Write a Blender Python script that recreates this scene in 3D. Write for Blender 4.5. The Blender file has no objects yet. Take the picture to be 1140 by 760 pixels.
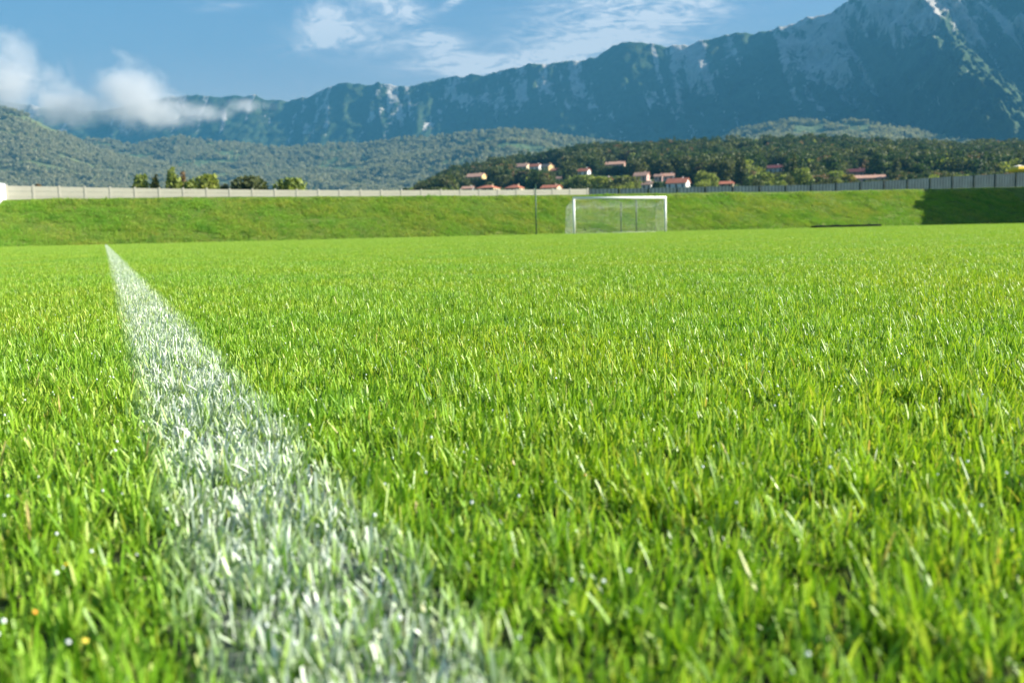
import bpy, bmesh, math, random
import numpy as np
from mathutils import Vector, Matrix
R = math.radians
sc = bpy.context.scene
COL = sc.collection
rng = np.random.default_rng(7)
random.seed(7)

# ------------------------------------------------------------------ camera
F = 1100.0            # focal length in pixels of the 1140 px wide photograph
PITCH, ROLL, CAMH = R(6.29), R(1.29), 0.204
fw = Vector((0, math.cos(PITCH), -math.sin(PITCH)))
r0 = Vector((1, 0, 0)); u0 = Vector((0, math.sin(PITCH), math.cos(PITCH)))
rt = math.cos(ROLL)*r0 - math.sin(ROLL)*u0
up = math.sin(ROLL)*r0 + math.cos(ROLL)*u0
cam = bpy.data.cameras.new('camera')
co = bpy.data.objects.new('camera', cam); COL.objects.link(co)
m = Matrix((rt, up, -fw)).transposed().to_4x4(); m.translation = Vector((0, 0, CAMH))
co.matrix_world = m
cam.sensor_width = 36; cam.lens = 36*F/1140
cam.clip_start = 0.02; cam.clip_end = 60000
cam.dof.use_dof = True; cam.dof.focus_distance = 1.75; cam.dof.aperture_fstop = 8.4
cam.dof.aperture_blades = 7
sc.camera = co

# ------------------------------------------------------------------ sun, sky
SUN_EL, SUN_AZ = R(26), R(88)          # azimuth clockwise from +Y
sun_dir = Vector((math.sin(SUN_AZ)*math.cos(SUN_EL), math.cos(SUN_AZ)*math.cos(SUN_EL), math.sin(SUN_EL)))
sl = bpy.data.lights.new('sun', 'SUN'); sl.energy = 5.0; sl.angle = R(0.5); sl.color = (1.0, 0.93, 0.82)
so = bpy.data.objects.new('sun', sl); COL.objects.link(so)
so.rotation_euler = (-sun_dir).to_track_quat('-Z', 'Y').to_euler()
w = bpy.data.worlds.new('World'); sc.world = w; w.use_nodes = True
vs = sc.view_settings; vs.view_transform = 'Standard'; vs.look = 'None'; vs.exposure = 2.03; vs.gamma = 1
vs.use_curve_mapping = False
sc.cycles.max_bounces = 7; sc.cycles.diffuse_bounces = 3; sc.cycles.transmission_bounces = 4
sc.cycles.glossy_bounces = 2; sc.cycles.volume_bounces = 2; sc.cycles.transparent_max_bounces = 8
sc.cycles.volume_max_steps = 64
sc.cycles.use_denoising = True
sc.cycles.sample_clamp_indirect = 4.0

class NT:
    """small helper to wire node trees"""
    def __init__(s, tree): s.t = tree; s.n = tree.nodes; s.l = tree.links
    def new(s, typ, **kw):
        n = s.n.new(typ)
        for k, v in kw.items():
            if k in n.inputs.keys() if isinstance(k, str) and k[0].isupper() else False: n.inputs[k].default_value = v
            else: setattr(n, k, v)
        return n
    def link(s, a, b): s.l.new(a, b)
    def val(s, inp, v):
        if hasattr(v, 'is_output') or isinstance(v, bpy.types.NodeSocket): s.l.new(v, inp)
        elif v is not None: inp.default_value = v
    def math(s, op, a, b=None, c=None, clamp=False):
        n = s.n.new('ShaderNodeMath'); n.operation = op; n.use_clamp = clamp
        for i, v in enumerate((a, b, c)):
            if v is not None: s.val(n.inputs[i], v)
        return n.outputs[0]
    def vmath(s, op, a, b=None):
        n = s.n.new('ShaderNodeVectorMath'); n.operation = op
        s.val(n.inputs[0], a)
        if b is not None: s.val(n.inputs[1], b)
        return n.outputs['Value'] if op in ('DOT_PRODUCT', 'LENGTH') else n.outputs[0]
    def noise(s, vec, scale, detail=4, rough=0.5, dist=0, dim='3D'):
        n = s.n.new('ShaderNodeTexNoise'); n.noise_dimensions = dim
        if vec is not None: s.l.new(vec, n.inputs['Vector'])
        n.inputs['Scale'].default_value = scale; n.inputs['Detail'].default_value = detail
        n.inputs['Roughness'].default_value = rough; n.inputs['Distortion'].default_value = dist
        return n.outputs['Fac']
    def ramp(s, fac, stops, interp='LINEAR'):
        n = s.n.new('ShaderNodeValToRGB'); s.l.new(fac, n.inputs[0]); cr = n.color_ramp; cr.interpolation = interp
        while len(cr.elements) < len(stops): cr.elements.new(0.5)
        for e, (p, c) in zip(cr.elements, stops):
            e.position = p; e.color = (c[0], c[1], c[2], 1) if hasattr(c, '__len__') else (c, c, c, 1)
        return n.outputs[0]
    def mix(s, fac, a, b, typ='MIX'):
        n = s.n.new('ShaderNodeMix'); n.data_type = 'RGBA'; n.blend_type = typ
        s.val(n.inputs[0], fac)
        for i, v in ((6, a), (7, b)):
            if isinstance(v, bpy.types.NodeSocket): s.l.new(v, n.inputs[i])
            else: n.inputs[i].default_value = (v[0], v[1], v[2], 1)
        return n.outputs[2]
    def mapr(s, v, a, b, c=0, d=1, smooth=False):
        n = s.n.new('ShaderNodeMapRange'); s.val(n.inputs[0], v)
        if smooth: n.interpolation_type = 'SMOOTHSTEP'
        for i, x in enumerate((a, b, c, d)): s.val(n.inputs[i+1], x)
        return n.outputs[0]

def raydir(px, py):
    return fw + (px-570)/F*rt + (380-py)/F*up
def ke(px, py):
    d = raydir(px, py); return d.x/d.y, d.z/d.y
def at(px, py, Y):
    k, e = ke(px, py); return Vector((k*Y, Y, CAMH + e*Y))
def hor_y(px): return 271.5 - 0.0225*px

# world: nishita plus cirrus
T = NT(w.node_tree)
bg = w.node_tree.nodes['Background']
sky = T.new('ShaderNodeTexSky', sky_type='NISHITA'); sky.sun_disc = False
sky.sun_elevation = SUN_EL; sky.sun_rotation = SUN_AZ
sky.altitude = 100; sky.air_density = 1.0; sky.dust_density = 1.3; sky.ozone_density = 3.5
tc = T.new('ShaderNodeTexCoord'); sep = T.new('ShaderNodeSeparateXYZ'); T.link(tc.outputs['Generated'], sep.inputs[0])
yy = T.math('MAXIMUM', sep.outputs[1], 0.05)
kx = T.math('DIVIDE', sep.outputs[0], yy); kz = T.math('DIVIDE', sep.outputs[2], yy)
front = T.mapr(sep.outputs[1], 0.2, 0.5)
def gauss(px, py, sx, sy, rot=0):
    k, e = ke(px, py)
    a = T.math('SUBTRACT', kx, k); b = T.math('SUBTRACT', kz, e)
    c_, s_ = math.cos(rot), math.sin(rot)
    u = T.math('DIVIDE', T.math('ADD', T.math('MULTIPLY', a, c_), T.math('MULTIPLY', b, s_)), sx/F)
    v = T.math('DIVIDE', T.math('SUBTRACT', T.math('MULTIPLY', b, c_), T.math('MULTIPLY', a, s_)), sy/F)
    q = T.math('ADD', T.math('MULTIPLY', u, u), T.math('MULTIPLY', v, v))
    return T.math('EXPONENT', T.math('MULTIPLY', q, -1.0))
comb = T.new('ShaderNodeCombineXYZ'); T.link(kx, comb.inputs[0]); T.link(kz, comb.inputs[1])
def streak(rot, sx, sy, scale, seed):
    mp = T.new('ShaderNodeMapping'); T.link(comb.outputs[0], mp.inputs[0])
    mp.inputs['Rotation'].default_value = (0, 0, rot); mp.inputs['Scale'].default_value = (sx, sy, 1)
    mp.inputs['Location'].default_value = (seed, seed*.7, 0)
    return T.noise(mp.outputs[0], scale, 6, 0.62, 1.2)
n1 = streak(R(-8), 2.6, 16, 3.6, 1.3)      # fine near-horizontal streaks
n2 = streak(R(35), 3, 8, 3.0, 5.1)        # streaks going down to the right
fine = T.mapr(streak(R(-14), 7, 22, 5.0, 9.3), 0.36, 0.62, 0.25, 1.25)
fine2 = T.mapr(streak(R(38), 8, 16, 4.0, 3.3), 0.36, 0.62, 0.25, 1.25)
A = None
for g, amp, nn in ((gauss(700, 22, 95, 26, R(8)), 1.7, n1), (gauss(650, 55, 60, 12, R(10)), 1.2, n1),
                   (gauss(560, 70, 60, 10, R(-5)), .75, n1), (gauss(480, 42, 75, 17, R(-38)), 1.3, n2), (gauss(530, 74, 70, 9, R(-3)), 1.0, n1), (gauss(400, 40, 60, 22, R(-20)), .6, n2),
                   (gauss(440, 10, 40, 10, R(-38)), .7, n2), (gauss(370, 30, 40, 18, R(10)), .7, n2),
                   (gauss(345, 50, 32, 8, R(5)), .8, n2), (gauss(505, 3, 12, 4, R(30)), .9, n1), (gauss(240, 6, 26, 5, 0), .5, n1)):
    c = T.math('MULTIPLY', T.math('MULTIPLY', T.math('MULTIPLY', g, amp), T.mapr(nn, 0.36, 0.68, 0.0, 2.0)), fine2 if nn is n2 else fine)
    A = c if A is None else T.math('ADD', A, c)
wide = T.math('MULTIPLY', T.mapr(n1, 0.52, 0.8), T.mapr(kz, 0.2, 0.6, 0.0, 0.5))
A = T.math('ADD', A, wide, clamp=True)
A = T.math('MULTIPLY', T.math('MULTIPLY', A, front), 0.85)
skyc = T.mix(1.0, sky.outputs[0], (0.455, 0.50, 0.51), 'MULTIPLY')
skyc = T.mix(T.mapr(kz, 0.26, 0.12), skyc, T.mix(1.0, skyc, (2.05, 1.36, 1.15), 'MULTIPLY'))
cl = T.mix(A, skyc, (4.3, 4.2, 4.2))
T.link(cl, bg.inputs[0]); bg.inputs[1].default_value = 0.097

# ------------------------------------------------------------------ numpy noise
def _h(ix, iy, s):
    n = (ix.astype(np.int64)*374761393 + iy.astype(np.int64)*668265263 + s*1442695041) & 0x7fffffff
    n = ((n ^ (n >> 13))*1274126177) & 0x7fffffff
    return ((n ^ (n >> 16)) & 0xffff)/65535.0
def vnoise(x, y, s=0):
    x = np.asarray(x, float); y = np.asarray(y, float)
    ix, iy = np.floor(x), np.floor(y); fx, fy = x-ix, y-iy
    fx = fx**3*(fx*(fx*6-15)+10); fy = fy**3*(fy*(fy*6-15)+10)
    a, b, c, d = _h(ix, iy, s), _h(ix+1, iy, s), _h(ix, iy+1, s), _h(ix+1, iy+1, s)
    return (a*(1-fx)+b*fx)*(1-fy)+(c*(1-fx)+d*fx)*fy*1.0
def fbm(x, y, o=5, s=0, g=0.5):
    t = 0; a = 1; tot = 0
    for i in range(o):
        t = t + a*vnoise(x*2**i+17.3*i, y*2**i-9.1*i, s+i); tot += a; a *= g
    return t/tot
def ridged(x, y, o=5, s=0, g=0.5):
    t = 0; a = 1; tot = 0
    for i in range(o):
        t = t + a*(1-np.abs(2*vnoise(x*2**i+17.3*i, y*2**i-9.1*i, s+i)-1)); tot += a; a *= g
    return t/tot

# ------------------------------------------------------------------ object helpers
def tag(o, label=None, cat=None, group=None, kind=None):
    if label: o['label'] = label
    if cat: o['category'] = cat
    if group: o['group'] = group
    if kind: o['kind'] = kind
    return o
def empty(name, loc=(0, 0, 0), rz=0, parent=None):
    o = bpy.data.objects.new(name, None); COL.objects.link(o); o.location = loc; o.rotation_euler = (0, 0, rz)
    o.empty_display_size = 0.2
    if parent: o.parent = parent
    return o
def mkobj(name, me, mat=None, parent=None, col=COL):
    o = bpy.data.objects.new(name, me); 
    if col: col.objects.link(o)
    if mat: me.materials.append(mat)
    if parent: o.parent = parent
    return o
def npmesh(name, V, Fc, smooth=False, attrs=None):
    V = np.asarray(V, np.float32); Fc = np.asarray(Fc, np.int32)
    me = bpy.data.meshes.new(name); n = Fc.shape[1]
    me.vertices.add(len(V)); me.vertices.foreach_set('co', V.ravel())
    me.loops.add(Fc.size); me.loops.foreach_set('vertex_index', Fc.ravel())
    me.polygons.add(len(Fc)); me.polygons.foreach_set('loop_start', np.arange(len(Fc), dtype=np.int32)*n)
    me.polygons.foreach_set('loop_total', np.full(len(Fc), n, np.int32))
    if smooth: me.polygons.foreach_set('use_smooth', np.ones(len(Fc), bool))
    me.update(calc_edges=True)
    for k, a in (attrs or {}).items():
        at_ = me.attributes.new(k, 'FLOAT', 'POINT'); at_.data.foreach_set('value', np.asarray(a, np.float32).ravel())
    return me
def gridmesh(name, P, attrs=None, smooth=True):
    nu, nv = P.shape[:2]
    i = np.arange(nu*nv).reshape(nu, nv)
    Fc = np.stack([i[:-1, :-1], i[1:, :-1], i[1:, 1:], i[:-1, 1:]], -1).reshape(-1, 4)
    return npmesh(name, P.reshape(-1, 3), Fc, smooth, attrs)
class MB:
    def __init__(s): s.bm = bmesh.new()
    def box(s, x0, x1, y0, y1, z0, z1):
        v = [s.bm.verts.new((x, y, z)) for x in (x0, x1) for y in (y0, y1) for z in (z0, z1)]
        for f in ((0, 1, 3, 2), (4, 6, 7, 5), (0, 4, 5, 1), (2, 3, 7, 6), (0, 2, 6, 4), (1, 5, 7, 3)):
            s.bm.faces.new([v[i] for i in f])
        return s
    def poly(s, pts):
        s.bm.faces.new([s.bm.verts.new(p) for p in pts]); return s
    def solid(s, bot, top):
        n = len(bot); a = [s.bm.verts.new(p) for p in bot]; b = [s.bm.verts.new(p) for p in top]
        s.bm.faces.new(a[::-1]); s.bm.faces.new(b)
        for i in range(n): s.bm.faces.new((a[i], a[(i+1) % n], b[(i+1) % n], b[i]))
        return s
    def tube(s, pts, r, n=8, cap=True):
        pts = [Vector(p) for p in pts]; rs = r if hasattr(r, '__len__') else [r]*len(pts)
        rings = []
        for i, p in enumerate(pts):
            d = (pts[min(i+1, len(pts)-1)]-pts[max(i-1, 0)]).normalized()
            a = d.orthogonal().normalized(); b = d.cross(a)
            if rings and False: pass
            ref = Vector((0, 0, 1)) if abs(d.z) < .9 else Vector((1, 0, 0))
            a = d.cross(ref).normalized(); b = d.cross(a)
            rings.append([s.bm.verts.new(p+rs[i]*(math.cos(2*math.pi*j/n)*a+math.sin(2*math.pi*j/n)*b)) for j in range(n)])
        for q in range(len(rings)-1):
            for j in range(n):
                s.bm.faces.new((rings[q][j], rings[q][(j+1) % n], rings[q+1][(j+1) % n], rings[q+1][j]))
        if cap:
            s.bm.faces.new(rings[0][::-1]); s.bm.faces.new(rings[-1])
        return s
    def build(s, name, mat, parent=None, smooth=False, bevel=0, col=COL):
        bmesh.ops.recalc_face_normals(s.bm, faces=s.bm.faces)
        me = bpy.data.meshes.new(name); s.bm.to_mesh(me); s.bm.free()
        if smooth: me.polygons.foreach_set('use_smooth', np.ones(len(me.polygons), bool))
        o = mkobj(name, me, mat, parent, col)
        if bevel:
            b = o.modifiers.new('bevel', 'BEVEL'); b.width = bevel; b.segments = 2
        return o

def mat(name):
    m_ = bpy.data.materials.new(name); m_.use_nodes = True
    t = NT(m_.node_tree); return m_, t, m_.node_tree.nodes['Principled BSDF']
def simple(name, c, rough=0.7, var=0.15, scale=3.0, metal=0, spec=0.4):
    m_, t, p = mat(name)
    tcn = t.new('ShaderNodeTexCoord')
    n = t.noise(tcn.outputs['Object'], scale, 5, 0.6)
    lo = tuple(x*(1-var) for x in c); hi = tuple(min(1, x*(1+var)) for x in c)
    t.link(t.ramp(n, ((0.3, lo), (0.7, hi))), p.inputs['Base Color'])
    p.inputs['Roughness'].default_value = rough; p.inputs['Metallic'].default_value = metal
    p.inputs['Specular IOR Level'].default_value = spec
    return m_

# pitch frame: lateral (right along goal line) and longitudinal (along touch line)
AP = R(22.2); CA, SA = math.cos(AP), math.sin(AP)
def PW(lat, lon, z=0): return Vector((lat*CA - lon*SA, lat*SA + lon*CA, z))
def plane_hit(px, py, lon):      # hit of a photograph pixel with the upright plane at a given longitudinal distance
    k, e = ke(px, py); Y = lon/(CA - k*SA); return Vector((k*Y, Y, CAMH + e*Y))
def latof(px, lon):
    k, e = ke(px, hor_y(px)); Y = lon/(CA - k*SA); return k*Y*CA + Y*SA
GOAL_LON = 63.3; LINE_LAT = 0.095; LINE_HW = 0.066
GOAL_LAT = latof(639.3, GOAL_LON)        # centre of the left post
MIDLAT = GOAL_LAT + 3.72

# ------------------------------------------------------------------ ground materials
def pitch_masks(t):
    """white markings of the pitch as a function of the position on the ground"""
    g = t.new('ShaderNodeNewGeometry'); s = t.new('ShaderNodeSeparateXYZ'); t.link(g.outputs['Position'], s.inputs[0])
    x, y = s.outputs[0], s.outputs[1]
    lat = t.math('ADD', t.math('MULTIPLY', x, CA), t.math('MULTIPLY', y, SA))
    lon = t.math('SUBTRACT', t.math('MULTIPLY', y, CA), t.math('MULTIPLY', x, SA))
    wob = t.math('MULTIPLY', t.math('SUBTRACT', t.noise(g.outputs['Position'], 26, 3, 0.6), 0.5), 0.045)
    d1 = t.math('ABSOLUTE', t.math('SUBTRACT', lat, LINE_LAT))                    # touch line
    d1 = t.math('MAXIMUM', d1, t.math('SUBTRACT', lon, GOAL_LON))
    inside = t.math('SUBTRACT', LINE_LAT, lat)
    d2 = t.math('MAXIMUM', t.math('ABSOLUTE', t.math('SUBTRACT', lon, GOAL_LON)), inside)   # goal line
    bx = t.math('SUBTRACT', t.math('ABSOLUTE', t.math('SUBTRACT', lat, MIDLAT)), 20.16)
    by = t.math('SUBTRACT', GOAL_LON-16.5, lon)
    d3 = t.math('ABSOLUTE', t.math('MAXIMUM', bx, by))
    d3 = t.math('MAXIMUM', d3, t.math('SUBTRACT', lon, GOAL_LON))
    d = t.math('MINIMUM', t.math('MINIMUM', d1, d2), d3)
    d = t.math('ADD', d, wob)
    return t.mapr(d, LINE_HW+0.012, LINE_HW-0.022), g

def blade_mat(name, greens, paint=True, trans=0.33, spec=0.42, rough=0.42, lowvar=1.0):
    m_, t, p = mat(name)
    a = t.new('ShaderNodeAttribute', attribute_name='rnd'); h = t.new('ShaderNodeAttribute', attribute_name='hgt')
    c = t.ramp(a.outputs['Fac'], greens)
    g = t.new('ShaderNodeNewGeometry')
    big = t.noise(g.outputs['Position'], lowvar, 4, 0.6)
    c = t.mix(t.mapr(big, 0.38, 0.62), c, t.mix(1.0, c, (1.3, 1.05, 0.8) if paint else (1.45, 1.0, 1.5), 'MULTIPLY'))
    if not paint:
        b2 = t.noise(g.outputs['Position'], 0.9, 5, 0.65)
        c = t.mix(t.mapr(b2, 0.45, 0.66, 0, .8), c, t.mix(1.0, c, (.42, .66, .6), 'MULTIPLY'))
    if paint:
        mk, _ = pitch_masks(t)
        nz = t.noise(g.outputs['Position'], 90, 3, 0.6)
        r2 = t.math('FRACT', t.math('MULTIPLY', a.outputs['Fac'], 47.0))
        cov = t.math('ADD', t.math('MULTIPLY', r2, 0.75), t.math('ADD', t.math('MULTIPLY', nz, 0.9), t.math('MULTIPLY', h.outputs['Fac'], 0.35)))
        pf = t.math('MULTIPLY', mk, t.mapr(cov, 0.69, 1.32, 0.03, 0.88))
        c = t.mix(pf, c, (0.62, 0.68, 0.62))
    p.inputs['Roughness'].default_value = rough; p.inputs['Specular IOR Level'].default_value = spec
    t.link(c, p.inputs['Base Color'])
    tr = t.new('ShaderNodeBsdfTranslucent')
    tcx = t.mix(1.0, c, (1.35, 1.25, 0.55), 'MULTIPLY')
    if paint: tcx = t.mix(pf, tcx, c)
    t.link(tcx, tr.inputs[0])
    mx = t.new('ShaderNodeMixShader'); mx.inputs[0].default_value = trans
    if paint: t.link(t.math('SUBTRACT', trans, t.math('MULTIPLY', pf, 0.25)), mx.inputs[0])
    t.link(p.outputs[0], mx.inputs[1]); t.link(tr.outputs[0], mx.inputs[2])
    t.link(mx.outputs[0], m_.node_tree.nodes['Material Output'].inputs[0])
    return m_
GREENS = ((0.0, (0.062, 0.16, 0.012)), (0.25, (0.14, 0.325, 0.016)), (0.6, (0.235, 0.455, 0.032)),
          (0.86, (0.37, 0.56, 0.095)), (0.95, (0.38, 0.44, 0.12)), (1.0, (0.46, 0.40, 0.20)))
M_blade = blade_mat('grass_blade', GREENS)
BANKG = ((0.0, (0.135, 0.31, 0.022)), (0.4, (0.20, 0.43, 0.04)), (0.75, (0.27, 0.47, 0.06)), (0.9, (0.38, 0.40, 0.10)), (1.0, (0.46, 0.40, 0.18)))
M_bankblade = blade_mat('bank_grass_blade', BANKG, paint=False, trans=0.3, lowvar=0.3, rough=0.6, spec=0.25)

def ground_mat(name, stops, scale, paint=False, bump=0.3):
    m_, t, p = mat(name)
    g = t.new('ShaderNodeNewGeometry')
    n = t.noise(g.outputs['Position'], scale, 8, 0.65)
    c = t.ramp(n, stops)
    if paint:
        mk, _ = pitch_masks(t)
        c = t.mix(t.math('MULTIPLY', mk, 0.25), c, (0.62, 0.65, 0.6))
    t.link(c, p.inputs['Base Color']); p.inputs['Roughness'].default_value = 0.9
    p.inputs['Specular IOR Level'].default_value = 0.1
    b = t.new('ShaderNodeBump'); b.inputs['Strength'].default_value = bump; b.inputs['Distance'].default_value = 0.02
    t.link(t.noise(g.outputs['Position'], scale*14, 4, 0.6), b.inputs['Height']); t.link(b.outputs[0], p.inputs['Normal'])
    return m_
M_soil = ground_mat('thatch', ((0.3, (0.020, 0.030, 0.010)), (0.5, (0.030, 0.050, 0.012)), (0.7, (0.06, 0.06, 0.03))), 30, paint=True)
M_valley = ground_mat('valley_grass', ((0.3, (0.06, 0.11, 0.02)), (0.7, (0.11, 0.16, 0.04))), 0.02)
M_bank = ground_mat('bank_turf', ((0.3, (0.055, 0.10, 0.012)), (0.5, (0.09, 0.15, 0.018)), (0.7, (0.16, 0.18, 0.045))), 0.9, bump=0.6)

# valley floor out to the horizon
gp = MB(); gp.poly([(-9000, -600, -0.3), (9000, -600, -0.3), (9000, 9000, -0.3), (-9000, 9000, -0.3)])
tag(gp.build('valley_floor', M_valley), kind='structure')
# pitch sheet
FOOT = 68.0; CREST = 74.6
L0, L1 = -40, 95
ns = 60
P = np.zeros((ns, ns, 3))
for i, la in enumerate(np.linspace(L0, L1, ns)):
    for j, lo in enumerate(np.linspace(-40, FOOT+0.6, ns)):
        P[i, j] = PW(la, lo, 0)
tag(mkobj('pitch', gridmesh('pitch', P), M_soil), kind='structure')

# bank
crest_px = [(-200, 225), (0, 223), (60, 221.5), (140, 220), (300, 218.5), (420, 218.2), (560, 217.8), (660, 216.5), (770, 214.2), (900, 213), (1000, 211), (1140, 208), (1400, 203)]
cl_lat = [latof(a, CREST) for a, b in crest_px]; cl_h = [plane_hit(a, b, CREST).z for a, b in crest_px]
def crest_h(lat): return np.interp(lat, cl_lat, cl_h)
def bank_z(lat, lon):
    tt = np.clip((lon-FOOT)/(CREST-FOOT), 0, 1)
    prof = 0.94*tt + 0.06*tt*tt*(3-2*tt)
    prof = np.where(tt < 0.08, prof*tt/0.08, prof)
    nz = (fbm(lat*0.35, lon*0.35, 4, 3)-.5)*0.30 + (fbm(lat*1.6, lon*1.6, 3, 8)-.5)*0.16
    env = np.minimum(1, np.minimum(tt*6, 1))
    return crest_h(lat)*prof + nz*env*np.where(tt > .93, .35, 1)
lats = np.arange(-9.0, 92, 0.3); lons = np.concatenate([np.arange(FOOT-0.3, CREST+0.6, 0.22), [CREST+3, CREST+8, 100]])
LA, LO = np.meshgrid(lats, lons, indexing='ij')
Z = bank_z(LA, LO); Z[:, -1] = 3.0; Z[:, 0] = -0.05
P = np.stack([LA*CA-LO*SA, LA*SA+LO*CA, Z], -1)
tag(mkobj('grass_bank', gridmesh('grass_bank', P), M_bank), kind='structure')
SIDE = -6.4
# ------------------------------------------------------------------ terrain layers
def skyline(pts):
    K = [ke(a, b)[0] for a, b in pts]; E = [ke(a, b)[1] for a, b in pts]
    return np.array(K), np.array(E)
M_rockmats = {}
def terrain_mat(name, forest, rock, tscale, clear=None):
    m_, t, p = mat(name)
    g = t.new('ShaderNodeNewGeometry')
    rk = t.new('ShaderNodeAttribute', attribute_name='rock')
    n = t.noise(g.outputs['Position'], tscale, 8, 0.62)
    n2 = t.noise(g.outputs['Position'], tscale*0.12, 4, 0.55)
    c = t.ramp(t.math('ADD', t.math('MULTIPLY', n, 0.6), t.math('MULTIPLY', n2, 0.4)), forest)
    if clear:
        ck = t.new('ShaderNodeAttribute', attribute_name='clear')
        c = t.mix(ck.outputs['Fac'], c, clear)
    mp_ = t.new('ShaderNodeMapping'); t.link(g.outputs['Position'], mp_.inputs[0]); mp_.inputs['Scale'].default_value = (1, 1, .55); mp_.inputs['Rotation'].default_value = (0, R(-25), 0)
    rn = t.noise(mp_.outputs[0], tscale*1.1, 8, 0.72)
    rc = t.ramp(rn, ((0.3, rock[0]), (0.7, rock[1])))
    fac = t.mapr(t.math('ADD', rk.outputs['Fac'], t.math('MULTIPLY', t.math('SUBTRACT', rn, 0.5), 1.7)), 0.42, 0.62)
    c = t.mix(fac, c, rc)
    t.link(c, p.inputs['Base Color']); p.inputs['Roughness'].default_value = 0.95; p.inputs['Specular IOR Level'].default_value = 0.08
    b = t.new('ShaderNodeBump'); b.inputs['Strength'].default_value = 0.9; b.inputs['Distance'].default_value = 14 if tscale < .05 else 5
    t.link(n, b.inputs['Height']); t.link(b.outputs[0], p.inputs['Normal'])
    return m_

def layer(name, pts, k0, k1, Y0, Y1, e0, nu, nv, prof, dispf, rockf, m_, back=0.35, clearf=None, tree=0):
    K, E = skyline(pts)
    ks = np.linspace(k0, k1, nu); ts = np.concatenate([np.linspace(0, 1, nv), 1+np.linspace(0.06, back, 6)])
    KK, TT = np.meshgrid(ks, ts, indexing='ij')
    Yf = Y0(KK) if callable(Y0) else Y0; Yc = Y1(KK) if callable(Y1) else Y1
    ec = np.interp(KK, K, E) - tree/Yc
    s = prof(np.minimum(TT, 1))
    e = e0 + (ec-e0)*s
    YY = Yf + (Yc-Yf)*TT
    z = CAMH + e*YY
    z = np.where(TT > 1, z*(1-(TT-1)*1.8), z)
    X = KK*YY
    dz, dy = dispf(X, YY, KK, TT)
    win = np.clip(TT*5, 0, 1)
    z = z + dz*win; 
    Y2 = YY + dy*win
    P = np.stack([KK*Y2, Y2, z], -1)
    at_ = {'rock': rockf(X, YY, KK, TT, P)}
    if clearf: at_['clear'] = clearf(X, YY, KK, TT)
    return tag(mkobj(name, gridmesh(name, P, at_), m_), kind='structure'), P

# main ridge ------------------------------------------------------
M1pts = [(-500, 108), (-200, 100), (0, 112), (60, 122), (110, 125), (165, 112), (200, 107), (225, 105.5), (240, 109), (262, 107), (285, 106), (300, 111), (320, 111.5),
         (345, 107), (360, 99), (370, 94.5), (385, 92.5), (405, 95), (420, 91), (437, 96), (455, 97), (470, 92), (490, 87), (510, 85), (540, 81),
         (560, 78), (590, 73), (620, 69), (650, 67), (665, 63), (673, 56), (682, 49), (700, 47), (720, 49), (745, 53), (765, 50), (775, 44), (790, 41),
         (825, 38), (850, 36), (865, 30), (880, 26), (900, 20), (925, 14), (938, 5), (950, -4), (1000, -22), (1060, -34), (1140, -46), (1250, -52), (1500, -20), (1800, 10)]
def m1_disp(X, Y, K, T):
    # spurs and gullies running down the face
    skew = X/520.0 + T*0.55
    a = ridged(skew, T*0.9+3, 4, 11, 0.5)-0.55
    b = ridged(X/170.0+T*0.8, T*3.0, 4, 23, 0.55)-0.55
    c = fbm(X/45.0, Y/45.0, 4, 31)-0.5
    env = np.sin(np.clip(T, 0, 1)*math.pi)**0.7
    edge = np.clip(T, 0, 1)
    kk = np.interp(K, [-0.5, -.1, 0.15, 0.35, 0.5], [0.35, 0.45, 0.7, 1.1, 1.5])
    # big spur on the right
    kc = 0.455 + 0.03*np.sin(T*5.0) - 0.02*T
    rg = ridged(X/110.0, Y/110.0, 5, 71, .6)
    sp = np.exp(-((K-kc)/0.045)**2)*np.clip(1.15-T, 0, 1)*np.clip(T*4, 0, 1)*(.72+.55*rg)
    sp2 = np.exp(-((K-0.535)/0.035)**2)*np.clip(1.2-T, 0, 1)
    b2 = ridged(X/75.0+T*2.2, T*6.0, 4, 83, .6)-.55
    dy = -(a*420*kk*env + b*190*kk*kk*env + b2*90*kk*env + c*40 + (rg-.5)*110*kk*env) - sp*560 - sp2*150*(.7+.6*rg)
    cr = np.exp(-((T-1)/0.08)**2)
    dz = b*26*env + c*16*edge + sp*120*env + (ridged(X/80.0, Y*0, 3, 41)-.6)*22*cr
    return dz, dy
def m1_rock(X, Y, K, T, P):
    n = ridged(X/150.0, T*3.2, 5, 51, .6)
    hi = np.clip((T-0.30)*1.6, 0, 1)
    st = ridged(X/60.0+T*2, T*3, 4, 61, .6)
    rgt = np.interp(K, [-0.5, -.1, 0.0, 0.2, 0.3, 0.45, 0.6], [-.08, -.04, 0.02, 0.08, 0.24, 0.42, 0.46])
    kc = 0.455 + 0.03*np.sin(T*5.0) - 0.02*T
    sp = np.exp(-((K-kc+0.006)/0.014)**2)*0.22*np.clip((T-.45)*4, 0, 1)
    return np.clip((n-0.56)*2.0*hi + (st-0.56)*1.3*hi + rgt*hi + sp, 0, 1)
M_mount = terrain_mat('mountain', ((0.3, (0.028, 0.05, 0.024)), (0.5, (0.045, 0.075, 0.03)), (0.7, (0.085, 0.10, 0.05))), ((0.24, 0.225, 0.20), (0.56, 0.53, 0.48)), 0.02)
layer('mountain_ridge', M1pts, -1.1, 0.95, lambda k: 4300-1700*k, lambda k: 5600-2600*k, 0.03, 900, 200,
      lambda t: 0.30*t + 0.70*t**1.9 + 0.25*np.sin(np.clip((t-.0)*1, 0, 1)*math.pi)*0, m1_disp, m1_rock, M_mount)

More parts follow.
